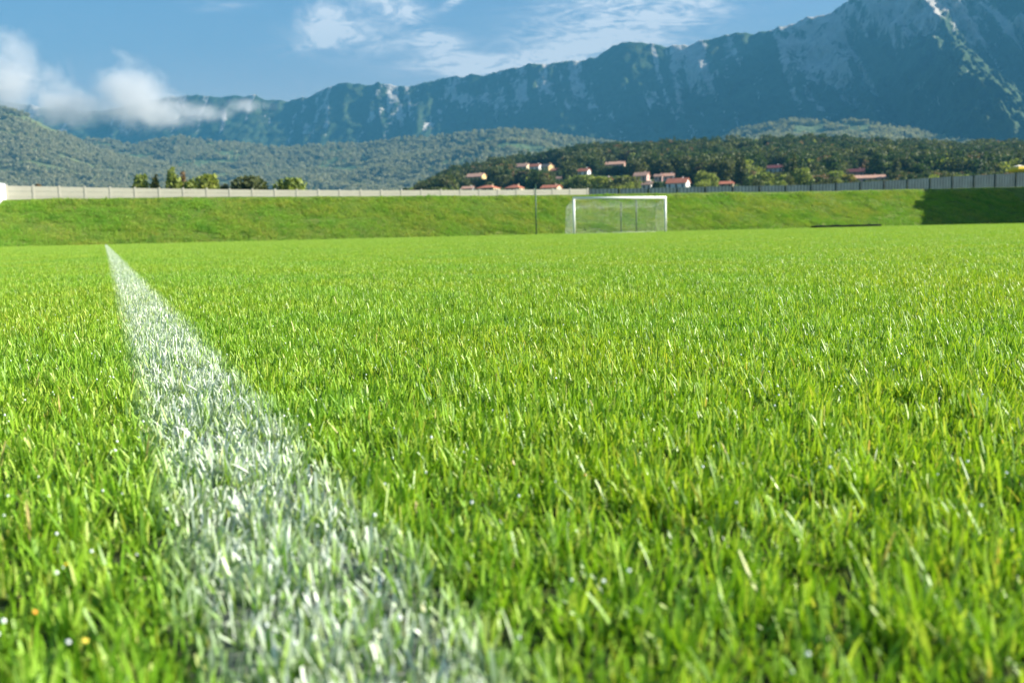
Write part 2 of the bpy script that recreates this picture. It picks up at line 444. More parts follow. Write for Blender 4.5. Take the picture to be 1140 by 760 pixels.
# foothills ---------------------------------------------------------
M2pts = [(-400, 175), (-100, 165), (0, 160), (100, 152), (150, 158), (200, 152), (250, 156), (300, 162), (350, 158), (400, 158), (440, 152), (480, 148), (520, 144), (560, 140), (600, 141),
         (640, 149), (690, 156), (740, 160), (790, 158), (820, 141), (850, 134), (880, 130), (910, 131), (950, 130), (985, 133), (1020, 141), (1070, 152), (1140, 160), (1400, 170)]
def hills_disp(a1, l1, a2, l2, seed):
    def f(X, Y, K, T):
        a = fbm(X/l1, Y/l1, 4, seed)-.5; b = ridged(X/l2, Y/l2, 4, seed+9)-.55
        env = np.sin(np.clip(T, 0, 1)*math.pi)
        c = vnoise(X/11., Y/11., seed+3)-.5
        return a*a1*(.25+env) + b*a2*(.3+env*.7) + c*6, a*a1*1.5*env
    return f
def zero_rock(X, Y, K, T, P): return np.clip(0.22*(fbm(X/120., Y/120., 3, 77) > .62), 0, 1)
def m2_clear(X, Y, K, T): return np.clip((fbm(X/130., Y/60., 4, 90)-.55)*4, 0, 1)*.28
M_foot = terrain_mat('foothill_woods', ((0.3, (0.06, 0.10, 0.04)), (0.5, (0.10, 0.15, 0.06)), (0.7, (0.16, 0.19, 0.08))), ((0.25, 0.22, 0.18), (0.45, 0.42, 0.36)), 0.045, clear=(0.19, 0.23, 0.12))
_, P2 = layer('foothills', M2pts, -0.95, 0.85, lambda k: 2500-1100*k, lambda k: 3700-1500*k, 0.035, 420, 110, lambda t: t**0.9, hills_disp(90, 520., 45, 200., 5), zero_rock, M_foot, clearf=m2_clear, tree=14)
# left slope ----------------------------------------------------------
M0pts = [(-500, 60), (-200, 95), (-60, 108), (0, 117), (25, 122), (50, 136), (75, 147), (100, 160), (130, 170), (170, 178), (200, 184), (240, 194), (280, 204), (320, 212), (400, 222), (600, 240)]
M_left = terrain_mat('slope_woods', ((0.3, (0.06, 0.09, 0.035)), (0.5, (0.10, 0.13, 0.05)), (0.7, (0.17, 0.18, 0.08))), ((0.25, 0.22, 0.18), (0.45, 0.42, 0.36)), 0.05, clear=(0.24, 0.26, 0.12))
_, P0 = layer('hillside', M0pts, -1.0, 0.05, 2300, 3400, 0.03, 260, 110, lambda t: t**0.95, hills_disp(40, 400., 25, 150., 15), zero_rock, M_left, clearf=m2_clear, tree=16)

# wooded hill with the village ---------------------------------------
HY0, HY1, HE0 = 400.0, 980.0, 0.0345
Hpts = [(-200, 230), (300, 226), (400, 214), (440, 207), (460, 200), (480, 192), (500, 186), (530, 180), (560, 173), (600, 168), (640, 162), (660, 158), (700, 157), (740, 155), (800, 152), (850, 151),
        (900, 149), (950, 151), (1000, 153), (1060, 156), (1100, 155), (1140, 153), (1300, 150), (1500, 160)]
HK, HE = skyline(Hpts)
TREEH = 13.0
def hill_prof(t): return 0.8*t + 0.2*t*t
def hill_z(k, Y):
    t = np.clip((Y-HY0)/(HY1-HY0), 0, 1)
    ec = np.interp(k, HK, HE) - TREEH/HY1
    e = HE0 - 0.002 + (ec-HE0)*hill_prof(t)
    X = k*Y
    return CAMH + e*Y + (fbm(X/70., Y/70., 3, 9)-.5)*7*np.sin(t*math.pi)
def hill_at(px, py):
    """point of the hill surface seen at a photograph pixel"""
    k, e = ke(px, py)
    Ys = np.linspace(HY0, HY1, 600); zz = hill_z(k, Ys); zr = CAMH + e*Ys
    i = np.argmax(zz >= zr) if np.any(zz >= zr) else len(Ys)-1
    return Vector((k*Ys[i], Ys[i], zz[i]))
ks = np.linspace(-0.35, 0.85, 260); ys = np.concatenate([np.linspace(HY0-60, HY0, 4)[:-1], np.linspace(HY0, HY1, 120), np.linspace(HY1+20, HY1+250, 6)])
KK, YY = np.meshgrid(ks, ys, indexing='ij')
Z = hill_z(KK, YY); Z = np.where(YY > HY1, Z-(YY-HY1)*0.25, Z); Z = np.where(YY < HY0, Z-(HY0-YY)*0.3, Z)
P = np.stack([KK*YY, YY, Z], -1)
cx_, ce_ = ke(686, 195.5)
cp = hill_at(686, 197)
clr = np.exp(-(((P[..., 0]-cp.x)/9)**2+((P[..., 1]-cp.y)/28)**2)**2)
for px_, py_, sx in ((1035, 163, 26), (1085, 168, 20), (1010, 158, 30)):
    q = hill_at(px_, py_); clr = np.maximum(clr, .0*np.exp(-(((P[..., 0]-q.x)/sx)**2+((P[..., 1]-q.y)/12)**2)))
M_hill = terrain_mat('hill_ground', ((0.3, (0.05, 0.08, 0.03)), (0.5, (0.08, 0.11, 0.04)), (0.7, (0.12, 0.14, 0.06))), ((0.3, 0.24, 0.17), (0.45, 0.38, 0.28)), 0.15, clear=(0.16, 0.26, 0.06))
tag(mkobj('wooded_hill', gridmesh('wooded_hill', P, {'rock': np.zeros(KK.shape), 'clear': clr}), M_hill), kind='structure')

# ------------------------------------------------------------------ foliage
def leaf_mat(name, stops, trans=0.35):
    m_, t, p = mat(name)
    a = t.new('ShaderNodeAttribute', attribute_name='rnd')
    c = t.ramp(a.outputs['Fac'], stops)
    oi = t.new('ShaderNodeObjectInfo')
    c = t.mix(t.mapr(oi.outputs['Random'], 0, 1, 0, 0.8), c, t.mix(1.0, c, (1.35, 1.2, 1.0), 'MULTIPLY'))
    t.link(c, p.inputs['Base Color']); p.inputs['Roughness'].default_value = 0.65; p.inputs['Specular IOR Level'].default_value = 0.2
    tr = t.new('ShaderNodeBsdfTranslucent'); t.link(t.mix(1.0, c, (1.2, 1.2, .6), 'MULTIPLY'), tr.inputs[0])
    mx = t.new('ShaderNodeMixShader'); mx.inputs[0].default_value = trans
    t.link(p.outputs[0], mx.inputs[1]); t.link(tr.outputs[0], mx.inputs[2]); t.link(mx.outputs[0], m_.node_tree.nodes['Material Output'].inputs[0])
    return m_
LM = {
 'dark':   leaf_mat('dark_leaves', ((0, (0.020, 0.045, 0.016)), (.5, (0.035, 0.068, 0.022)), (1, (0.06, 0.095, 0.03)))),
 'olive':  leaf_mat('olive_leaves', ((0, (0.05, 0.068, 0.026)), (.5, (0.075, 0.098, 0.036)), (1, (0.12, 0.135, 0.055)))),
 'light':  leaf_mat('light_leaves', ((0, (0.12, 0.165, 0.035)), (.5, (0.185, 0.24, 0.055)), (1, (0.28, 0.33, 0.085)))),
 'yellow': leaf_mat('yellow_leaves', ((0, (0.13, 0.14, 0.03)), (.5, (0.19, 0.19, 0.045)), (1, (0.27, 0.25, 0.06)))),
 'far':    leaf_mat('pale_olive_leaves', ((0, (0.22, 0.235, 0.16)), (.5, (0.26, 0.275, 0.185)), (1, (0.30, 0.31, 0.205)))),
 'rust':   leaf_mat('rusty_leaves', ((0, (0.10, 0.075, 0.045)), (.5, (0.17, 0.12, 0.07)), (1, (0.25, 0.18, 0.11)))),
}
M_bark = simple('bark', (0.11, 0.085, 0.06), 0.9, 0.35, 6)
def crown_mesh(name, h, wd, seed, n, leaf, shape='round', base=0.25, lobes=9):
    r = np.random.default_rng(seed)
    C_, R_ = [], []
    for i in range(lobes):
        f = (i+0.5)/lobes
        zc = base + (1-base)*(0.12+0.78*f)
        if shape == 'cone': wr = 0.5*(1-(zc-base)/(1-base))**0.8+0.04
        elif shape == 'column': wr = 0.42*math.sin(min(1, (1.08-(zc-base)/(1-base)))*math.pi/2)**.7
        else: wr = 0.52*math.sqrt(max(0.05, 1-((zc-base)/(1-base)*2-1)**2*0.85))
        an = i*2.4+r.random(); off = wr*(0.30+0.35*r.random()) if shape != 'cone' else wr*.15
        C_.append((math.cos(an)*off*wd, math.sin(an)*off*wd, zc*h))
        R_.append((wr*wd*(0.62+0.25*r.random()), (h*(1-base)/lobes)*(1.6+1.0*r.random()) if shape != 'round' else wr*wd*(.55+.25*r.random())))
    C_ = np.array(C_); R_ = np.array(R_)
    li = r.choice(lobes, n, p=(R_[:, 0]**1.5)/np.sum(R_[:, 0]**1.5))
    d = r.normal(size=(n, 3)); d /= np.linalg.norm(d, axis=1)[:, None]
    rad = r.random(n)**0.33
    rad *= 1+0.22*np.sin(d[:, 0]*7+li)*np.cos(d[:, 2]*6+li*2)
    p = C_[li] + d*rad[:, None]*np.stack([R_[li, 0], R_[li, 0], R_[li, 1]], 1)
    p[:, 2] = np.clip(p[:, 2], base*h*0.6, h)
    a = r.normal(size=(n, 3)) + d*0.6; a /= np.linalg.norm(a, axis=1)[:, None]
    q = np.cross(a, r.normal(size=(n, 3))); q /= np.linalg.norm(q, axis=1)[:, None]; b = np.cross(a, q)
    sz = leaf*(0.5+0.9*r.random(n))[:, None]
    V = np.stack([p+q*sz, p+b*sz*.8, p-q*sz*.9, p-b*sz*.7+a*sz*.3], 1).reshape(-1, 3)
    Fc = np.arange(4*n).reshape(n, 4)
    rn = np.repeat(np.clip(0.5*r.random(n)+0.5*r.random(lobes)[li], 0, 1), 4)
    return npmesh(name, V, Fc, False, {'rnd': rn})
def trunk_mb(h, wd, seed, base):
    r = random.Random(seed); mb = MB(); tr = max(0.12, h*0.022)
    pts = [(0, 0, -0.6), (0.02*h*r.uniform(-1, 1), 0.02*h*r.uniform(-1, 1), h*base), (0.02*h*r.uniform(-1, 1), 0, h*0.6), (0, 0, h*0.88)]
    mb.tube(pts, [tr*1.3, tr, tr*.6, tr*.15], 7)
    for i in range(6):
        an = i*1.9+r.random(); z0 = h*(base+0.08*i); 
        mb.tube([(0, 0, z0), (math.cos(an)*wd*.2, math.sin(an)*wd*.2, z0+h*.07), (math.cos(an)*wd*.38, math.sin(an)*wd*.38, z0+h*.16)], [tr*.45, tr*.3, tr*.08], 5)
    return mb
def tree(name, loc, h, wd, kind, label, cat='tree', group=None, shape='round', seed=0, n=1100, base=0.22, leaf=None):
    root = empty(name, loc); tag(root, label, cat, group)
    trunk_mb(h, wd, seed, base).build('trunk', M_bark, root, smooth=True)
    me = crown_mesh('crown', h, wd, seed, n, leaf or (0.055*wd+0.12), shape, base)
    mkobj('crown', me, LM[kind], root)
    return root

# ------------------------------------------------------------------ instancing
def instancer(name, pts, rots, scls, idx, sources, label=None, cat=None, srcname='src', kind='stuff', aligns=None):
    """one object: points that carry copies of the source meshes (stuff nobody could count)"""
    pts = np.asarray(pts, np.float32); n = len(pts)
    me = bpy.data.meshes.new(name); me.vertices.add(n); me.vertices.foreach_set('co', pts.ravel())
    for nm, typ, arr, key in (('rot', 'FLOAT_VECTOR', rots, 'vector'), ('scl', 'FLOAT_VECTOR', scls, 'vector'), ('idx', 'INT', idx, 'value')):
        a = me.attributes.new(nm, typ, 'POINT'); a.data.foreach_set(key, np.asarray(arr, np.int32 if typ == 'INT' else np.float32).ravel())
    o = bpy.data.objects.new(name, me); COL.objects.link(o)
    c = bpy.data.collections.new(srcname)
    for s in sources: c.objects.link(s)
    ng = bpy.data.node_groups.new(name, 'GeometryNodeTree')
    ng.interface.new_socket('Geometry', in_out='INPUT', socket_type='NodeSocketGeometry')
    ng.interface.new_socket('Geometry', in_out='OUTPUT', socket_type='NodeSocketGeometry')
    N, L = ng.nodes, ng.links
    gi = N.new('NodeGroupInput'); go = N.new('NodeGroupOutput')
    ci = N.new('GeometryNodeCollectionInfo'); ci.inputs[0].default_value = c
    ci.inputs['Separate Children'].default_value = True; ci.inputs['Reset Children'].default_value = True
    ip = N.new('GeometryNodeInstanceOnPoints'); ip.inputs['Pick Instance'].default_value = True
    def na(nm, typ):
        a = N.new('GeometryNodeInputNamedAttribute'); a.data_type = typ; a.inputs['Name'].default_value = nm
        return [s for s in a.outputs if s.enabled and s.name == 'Attribute'][0]
    L.new(gi.outputs[0], ip.inputs['Points']); L.new(ci.outputs[0], ip.inputs['Instance'])
    L.new(na('idx', 'INT'), ip.inputs['Instance Index'])
    e2r = N.new('FunctionNodeEulerToRotation'); L.new(na('rot', 'FLOAT_VECTOR'), e2r.inputs[0]); L.new(e2r.outputs[0], ip.inputs['Rotation'])
    L.new(na('scl', 'FLOAT_VECTOR'), ip.inputs['Scale'])
    L.new(ip.outputs[0], go.inputs[0])
    md = o.modifiers.new('instances', 'NODES'); md.node_group = ng
    tag(o, label, cat, kind=kind)
    return o

# ------------------------------------------------------------------ grass blades
def patch(name, size, n, hmin, hmax, wmin, wmax, seed, seg=3, m_=None, lean=0.28, clump=0.10, flat=0.04):
    r = np.random.default_rng(seed)
    nt = max(4, n//14); tc_ = (r.random((nt, 2))-.5)*size; ti = r.integers(0, nt, n); off = r.normal(size=(n, 2))*0.0042*(1 if size < .9 else 2.5)
    lone = r.random(n) < .32; off[lone] = 0; p = tc_[ti]+off; p[lone] = (r.random((lone.sum(), 2))-.5)*size
    th_ = 0.6+0.75*r.random(nt)
    # periodic height field gives tufts and gaps
    u = p/size*2*math.pi
    f = 0
    for a_ in range(1, 5):
        ph = r.random(4)*6.28; f = f + (np.sin(a_*u[:, 0]+ph[0])*np.cos(a_*u[:, 1]+ph[1]) + np.sin(a_*u[:, 0]*2+ph[2])*np.sin(a_*u[:, 1]+ph[3])*.7)/a_**.5
    f = f/2.5
    H = (hmin+(hmax-hmin)*r.random(n)**1.3)*(1+clump*2.2*np.clip(f, -1.3, 1.3))*np.where(lone, .85, th_[ti])
    W = wmin+(wmax-wmin)*r.random(n)
    az = np.where(lone, r.random(n)*2*math.pi, np.arctan2(off[:, 1], off[:, 0])+r.normal(size=n)*.5); ln = np.abs(r.normal(size=n))*lean
    isflat = r.random(n) < flat; ln = np.where(isflat, 1.0+0.4*r.random(n), ln); H = np.where(isflat, H*1.1, H)
    bend = (0.05+0.8*r.random(n)**2)*0.6
    tipw = np.where(r.random(n) < .55, .45+.3*r.random(n), .06)   # mown blades end bluntly
    d = np.stack([np.cos(az), np.sin(az)], 1)
    fa = az + math.pi/2 + r.normal(size=n)*0.8     # blade width direction
    wv = np.stack([np.cos(fa), np.sin(fa), np.zeros(n)], 1)
    rows = []
    ws = {3: (1.0, 1.0, 0.8, 0.0), 2: (1.0, 0.9, 0.0), 4: (.8, 1.0, .95, .75, 0.0)}[seg]
    hs = []
    ang = ln.copy(); pos = np.concatenate([p, np.zeros((n, 1))], 1)
    for s_ in range(seg+1):
        hs.append(s_/seg)
        if s_ < seg:
            rows += [pos-wv*(W*ws[s_]/2)[:, None], pos+wv*(W*ws[s_]/2)[:, None]]
        else: rows += [pos-wv*(W*tipw/2)[:, None], pos+wv*(W*tipw/2)[:, None]]
        st = H/seg
        pos = pos + np.concatenate([d*(np.sin(ang)*st)[:, None], (np.cos(ang)*st)[:, None]], 1)
        ang = ang + bend/seg*1.6
    nv = len(rows); V = np.stack(rows, 1).reshape(-1, 3)
    tri = []
    for s_ in range(seg):
        a_ = 2*s_; tri += [(a_, a_+1, a_+3), (a_, a_+3, a_+2)]
    Fc = (np.arange(n)[:, None, None]*nv + np.array(tri)[None]).reshape(-1, 3)
    hg = np.tile(np.repeat(np.array(hs), [2]*(seg+1)), n)
    rr = r.random(n)*0.92; rr = np.where((r.random(n) < 0.008) | (isflat & (r.random(n) < .3)), 0.93+.07*r.random(n), rr)
    rn = np.repeat(rr, nv)
    me = npmesh(name, V, Fc, True, {'rnd': rn, 'hgt': hg})
    return mkobj(name, me, m_, col=None)
near_src = [patch('grass_patch', 0.25, 4800, 0.006, 0.0265, 0.0010, 0.0028, 100+i, 4, M_blade, lean=.42, clump=.22) for i in range(9)]
mid_src = [patch('grass_patch', 0.5, 18000, 0.006, 0.0250, 0.0010, 0.0028, 200+i, 3, M_blade, lean=.40, clump=.22) for i in range(6)]
far_src = [patch('grass_patch', 1.0, 20000, 0.012, 0.026, 0.0026, 0.0055, 300+i, 2, M_blade) for i in range(5)]
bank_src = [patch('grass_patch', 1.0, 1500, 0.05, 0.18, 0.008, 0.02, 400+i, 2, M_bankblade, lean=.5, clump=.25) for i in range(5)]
def scatter(name, srcs, size, ylo, yhi, margin, label, cat, far=False):
    pts = []
    g = np.arange(-100, 120, size)
    for lo in np.arange(-3, FOOT, size):
        for la in np.arange(-62, 88, size) if far else np.arange(-14, 14, size):
            x = la*CA-lo*SA; y = la*SA+lo*CA
            if ylo <= math.hypot(x, y)*(1 if y > 0 else -1) < yhi and abs(x) < 0.56*max(y, 0)+margin and y > -1.2:
                if la < SIDE-1.0: continue
                pts.append((x, y, 0))
    n = len(pts); r = np.random.default_rng(5)
    rots = np.zeros((n, 3)); rots[:, 2] = AP + r.integers(0, 4, n)*math.pi/2
    sc_ = np.ones((n, 3)); pa_ = np.array(pts); sc_[:, 2] = 0.74+.56*fbm(pa_[:, 0]*1.7, pa_[:, 1]*1.7, 3, 12)
    print(name, n)
    return instancer(name, pts, rots, sc_, r.integers(0, len(srcs), n), srcs, label, cat)
scatter('turf', near_src, 0.25, -1.2, 5.0, 1.8, 'bright green turf blades in the foreground of the pitch', 'grass')
scatter('turf', mid_src, 0.5, 5.0, 14.0, 2.5, 'green turf a few steps from the camera', 'grass')
scatter('turf', far_src, 1.0, 14.0, 120, 5.0, 'light green turf stretching away to the goal and the bank', 'grass', far=True)
# bank grass
pts, rots = [], []
for la in np.arange(-7.8, 84, 0.75):
    for q in np.arange(0.2, CREST-FOOT-0.15, 0.7):
        lo = FOOT+q+random.uniform(-.15, .15); z = float(bank_z(np.array(la), np.array(lo)))
        p = PW(la, lo, z-0.02); pts.append(p)
        rots.append(tuple((Matrix.Rotation(AP, 3, 'Z') @ Matrix.Rotation(math.atan2(3.2, 6.6), 3, 'X') @ Matrix.Rotation(random.random()*6.28, 3, 'Z')).to_euler()))
pts = np.array(pts); n = len(pts); rots = np.array(rots)
sc_ = np.ones((n, 3)); sc_[:, 2] = .5+1.2*np.clip(fbm(pts[:, 0]*.45, pts[:, 1]*.45+pts[:, 2]*1.5, 3, 4)-.25, 0, 1)
instancer('bank_grass', pts, rots, sc_, rng.integers(0, 5, n), bank_src, 'rough uncut grass covering the long bank behind the goal', 'grass')

# ------------------------------------------------------------------ wall, fence
M_wall = simple('white_concrete', (0.45, 0.43, 0.35), 0.85, 0.06, 1.2)
M_wallpost = simple('concrete_post', (0.44, 0.42, 0.35), 0.85, 0.1, 3)
M_side = simple('white_render', (0.52, 0.54, 0.56), 0.8, 0.05, 1.0)
WLON = CREST + 0.9
wall_top = [(12, 206.5), (60, 207.5), (120, 208.8), (200, 210), (300, 211.2), (420, 211.8), (560, 211.4), (655, 210.2)]
wt_lat = [latof(a, WLON) for a, b in wall_top]; wt_h = [plane_hit(a, b, WLON).z for a, b in wall_top]
wroot = empty('concrete_wall', PW(wt_lat[0], WLON, 3.0)); tag(wroot, 'long low white concrete panel wall on top of the bank, from left corner to the village', 'wall')
def local(v, root): return root.matrix_world.inverted() @ v
wroot.matrix_world = Matrix.Translation(PW(wt_lat[0], WLON, 3.0))
def rel(v): return tuple(v - wroot.matrix_world.translation)
latp = list(np.linspace(wt_lat[0], wt_lat[-1], 1+round((wt_lat[-1]-wt_lat[0])/1.65)))
for i in range(len(latp)-1):
    a, b = latp[i], latp[i+1]
    za, zb = np.interp(a, wt_lat, wt_h), np.interp(b, wt_lat, wt_h)
    ba, bb = crest_h(a)-0.5, crest_h(b)-0.5
    mb = MB()
    n_ = 4
    for s_ in range(n_):      # stacked boards with a fine joint between them
        f0, f1 = s_/n_, (s_+1)/n_-0.012
        pts_ = []
        q = lambda la, lo, z: rel(PW(la, lo, z))
        A0, A1 = ba+(za-ba)*f0, ba+(za-ba)*f1; B0, B1 = bb+(zb-bb)*f0, bb+(zb-bb)*f1
        mb.solid([q(a+.07, WLON, A0), q(b-.07, WLON, B0), q(b-.07, WLON+.06, B0), q(a+.07, WLON+.06, A0)],
                 [q(a+.07, WLON, A1), q(b-.07, WLON, B1), q(b-.07, WLON+.06, B1), q(a+.07, WLON+.06, A1)])
    mb.build('panel', M_wall, wroot)
for a in latp:
    za = np.interp(a, wt_lat, wt_h)+0.07; ba = crest_h(a)-0.6
    mb = MB(); q = lambda la, lo, z: rel(PW(la, lo, z))
    mb.solid([q(a-.066, WLON-.02, ba), q(a+.066, WLON-.02, ba), q(a+.066, WLON+.11, ba), q(a-.066, WLON+.11, ba)],
             [q(a-.066, WLON-.02, za), q(a+.066, WLON-.02, za), q(a+.066, WLON+.11, za), q(a-.066, WLON+.11, za)])
    mb.build('post', M_wallpost, wroot, bevel=0.01)
# side wall toward the camera on the left
s0 = PW(wt_lat[0]-0.15, WLON, 0); hh = wt_h[0]+0.12
sroot = empty('side_wall', s0); tag(sroot, 'plain bright white wall at the far left edge, meeting the panel wall at the corner', 'wall')
sroot.matrix_world = Matrix.Translation(s0)
for j in range(12):
    mb = MB(); lo0, lo1 = WLON-j*3.0, WLON-(j+1)*3.0+.04
    la0 = wt_lat[0]-0.2
    q = lambda la, lo, z: tuple(PW(la-.16*(WLON-lo), lo, z)-s0)
    zb_ = -.3
    zt = hh-0.03*j*2
    mb.solid([q(la0, lo0, zb_), q(la0+.14, lo0, zb_), q(la0+.14, lo1, zb_), q(la0, lo1, zb_)], [q(la0, lo0, zt), q(la0+.14, lo0, zt), q(la0+.14, lo1, zt-.06), q(la0, lo1, zt-.06)])
    mb.build('wall_bay', M_side, sroot)
# dark metal fence on the right
M_fence = simple('weathered_fence', (0.05, 0.085, 0.095), 0.9, 0.2, 1.0, spec=.1)
M_fpost = simple('fence_post', (0.045, 0.075, 0.085), 0.6, 0.2, 3)
fence_top = [(657, 210.4), (700, 210), (770, 208.2), (850, 206.8), (900, 206), (960, 202.5), (1000, 200.5), (1060, 196.5), (1100, 194.5), (1140, 192.5), (1300, 186)]
ft_lat = [latof(a, WLON+.3) for a, b in fence_top]; ft_h = [plane_hit(a, b, WLON+.3).z for a, b in fence_top]
f0 = PW(ft_lat[0], WLON+.3, 3.2); froot = empty('metal_fence', f0); froot.matrix_world = Matrix.Translation(f0)
tag(froot, 'grey green sheet metal fence along the bank top on the right, tallest at the right', 'fence')
FP = list(np.arange(ft_lat[0], ft_lat[-1], 2.9))
for i in range(len(FP)-1):
    a, b = FP[i]+.05, FP[i+1]-.05
    mb = MB(); nst = 30
    top, bot = [], []
    V = []
    q = lambda la, lo, z: tuple(PW(la, lo, z)-f0)
    for s_ in range(nst+1):      # corrugated sheet
        la = a+(b-a)*s_/nst; off = 0.008*(1 if (s_ % 4) < 2 else -1)
        zt = np.interp(la, ft_lat, ft_h); zb_ = crest_h(la)-.4
        V.append((q(la, WLON+.3+off, zb_), q(la, WLON+.3+off, zt), q(la, WLON+.31+off, zt), q(la, WLON+.31+off, zb_)))
    for s_ in range(nst):
        c0, c1 = V[s_], V[s_+1]
        mb.poly([c0[0], c1[0], c1[1], c0[1]]); mb.poly([c0[3], c0[2], c1[2], c1[3]]); mb.poly([c0[1], c1[1], c1[2], c0[2]])
    bmesh.ops.remove_doubles(mb.bm, verts=mb.bm.verts, dist=1e-4)
    mb.build('panel', M_fence, froot)
for a in FP:
    za = np.interp(a, ft_lat, ft_h)+0.06; ba = crest_h(a)-.6; mb = MB()
    mb.tube([q(a, WLON+.26, ba), q(a, WLON+.26, za)], 0.03, 8); mb.build('post', M_fpost, froot, smooth=False)

# ------------------------------------------------------------------ goal
M_white = simple('white_paint', (0.82, 0.82, 0.80), 0.4, 0.02, 2)
M_net = simple('net_cord', (0.75, 0.77, 0.72), 0.8, 0.05, 2)
M_stay = simple('grey_stay', (0.5, 0.52, 0.5), 0.5, 0.05, 2)
g0 = PW(GOAL_LAT, GOAL_LON, 0); goal = empty('football_goal', g0, AP)
tag(goal, 'white full size football goal with net at the far end of the pitch', 'goal')
MB().tube([(0, 0, -.1), (0, 0, 2.44)], 0.08, 16).build('goal_post', M_white, goal, smooth=True)
MB().tube([(7.44, 0, -.1), (7.44, 0, 2.44)], 0.08, 16).build('goal_post', M_white, goal, smooth=True)
MB().tube([(-.06, 0, 2.50), (7.50, 0, 2.50)], 0.08, 16).build('crossbar', M_white, goal, smooth=True)
RD, RH, RB = 1.25, 1.92, 1.45
for x in (0, 7.44):
    MB().tube([(x, .05, 2.46), (x, RD, RH), (x, RB, 0.03)], 0.013, 8).build('stay', M_stay, goal, smooth=True)
MB().tube([(0, RB, .03), (7.44, RB, .03)], 0.013, 8).build('ground_bar', M_stay, goal, smooth=True)
net = MB(); st = 0.10; cr = 0.0033
def sag(x, v): return 0.05*math.sin(x*2.6)*v
def cord(pts): net.tube(pts, cr, 3, cap=False)
x = 0.0
prof = [(0.05, 2.42), (RD*.5, 2.12), (RD, RH-.02), (RD+(RB-RD)*.35, RH*.62), (RD+(RB-RD)*.7, RH*.28), (RB, .05)]
while x <= 7.44:
    cord([(x, y+sag(x, .6), z-0.12*abs(math.sin(x*1.7))*(1 if 0 < j < 3 else 0)) for j, (y, z) in enumerate(prof)]); x += st
L_ = [0]
for a, b in zip(prof, prof[1:]): L_.append(L_[-1]+math.dist(a, b))
d = 0
while d < L_[-1]:
    y = np.interp(d, L_, [p_[0] for p_ in prof]); z = np.interp(d, L_, [p_[1] for p_ in prof])
    cord([(xx, y+sag(xx, .6), z-(0.12*abs(math.sin(xx*1.7)) if .2 < d < 1.3 else 0)) for xx in np.linspace(0, 7.44, 30)]); d += st
for xs in (0.0, 7.44):
    z = 0.05
    while z < 2.4:
        yb = np.interp(z, [p_[1] for p_ in prof[::-1]], [p_[0] for p_ in prof[::-1]]); cord([(xs, 0.05, z), (xs, yb, z)]); z += st
    y = 0.1
    while y < RB:
        zt = np.interp(y, [p_[0] for p_ in prof], [p_[1] for p_ in prof]); cord([(xs, y, 0.03), (xs, y, zt)]); y += st
net.build('net', M_net, goal)

# poles behind the goal
M_green = simple('green_paint', (0.035, 0.10, 0.06), 0.5, 0.1, 2)
M_dark = simple('dark_pole', (0.07, 0.11, 0.08), 0.5, 0.1, 2)
def pole(px, ytop, lon, r_, m_, label, name='net_pole'):
    la = latof(px, lon); top = plane_hit(px, ytop, lon).z
    root = empty(name, PW(la, lon, 0), AP); tag(root, label, 'pole')
    MB().tube([(0, 0, -.2), (0, 0, top)], r_, 10).build('shaft', m_, root, smooth=True)
    MB().tube([(0, 0, top), (0, 0, top+.05)], [r_*1.25, r_*.6], 10).build('cap', m_, root, smooth=True)
    return root
pole(597, 206, FOOT-0.2, 0.045, M_green, 'thin green steel pole before the bank, left of the goal')
pole(708.5, 222, FOOT-0.1, 0.055, M_dark, 'dark upright pole seen through the right half of the goal net')
pole(691.5, 226, FOOT-0.1, 0.045, M_dark, 'shorter dark pole seen through the middle of the goal net')

# low dark tube added for an unidentified dark strip at the bank foot
M_strip = simple('strip_dark', (0.006, 0.012, 0.008), 0.95, 0.3, 4, spec=.05)
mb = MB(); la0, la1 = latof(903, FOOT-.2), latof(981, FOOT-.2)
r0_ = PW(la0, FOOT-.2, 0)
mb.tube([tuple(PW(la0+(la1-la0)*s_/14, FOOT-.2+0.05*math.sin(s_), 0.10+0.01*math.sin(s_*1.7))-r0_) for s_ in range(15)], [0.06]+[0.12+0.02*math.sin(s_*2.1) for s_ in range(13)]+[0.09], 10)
o = mb.build('dark_strip', M_strip, None, smooth=True); o.location = r0_
tag(o, 'long low dark strip at the foot of the bank, right of the goal', 'rolled netting')

# yellow parasol beyond the fence at the right edge
M_yel = simple('yellow_canvas', (0.75, 0.52, 0.04), 0.8, 0.08, 2); M_pale = simple('pale_canvas', (0.8, 0.72, 0.55), 0.8, 0.05, 2)
pp = plane_hit(1134, 190, WLON+3.0); pr = empty('parasol', (pp.x, pp.y, 3.2)); tag(pr, 'yellow parasol with pale top behind the fence at the right edge', 'parasol')
h_ = pp.z-3.2
MB().tube([(0, 0, -.5), (0, 0, h_+.5)], .03, 8).build('pole', M_white, pr, smooth=True)
def cone_ring(z0, r0__, z1, r1__, th=.01):
    mb = MB(); n_ = 8
    A_ = [(math.cos(2*math.pi*i/n_+.3), math.sin(2*math.pi*i/n_+.3)) for i in range(n_)]
    bot = [mb.bm.verts.new((a*r0__, b*r0__, z0)) for a, b in A_]; top = [mb.bm.verts.new((a*r1__, b*r1__, z1)) for a, b in A_]
    vb = [mb.bm.verts.new((a*r0__*.995, b*r0__*.995, z0-.22)) for a, b in A_]
    for i in range(n_):
        j = (i+1) % n_; mb.bm.faces.new((bot[i], bot[j], top[j], top[i]))
        if th: mb.bm.faces.new((vb[i], vb[j], bot[j], bot[i]))
    return mb
cone_ring(h_+.12, 1.05, h_+.42, .62).build('canopy', M_yel, pr)
cone_ring(h_+.42, .63, h_+.60, .04, 0).build('canopy_top', M_pale, pr)

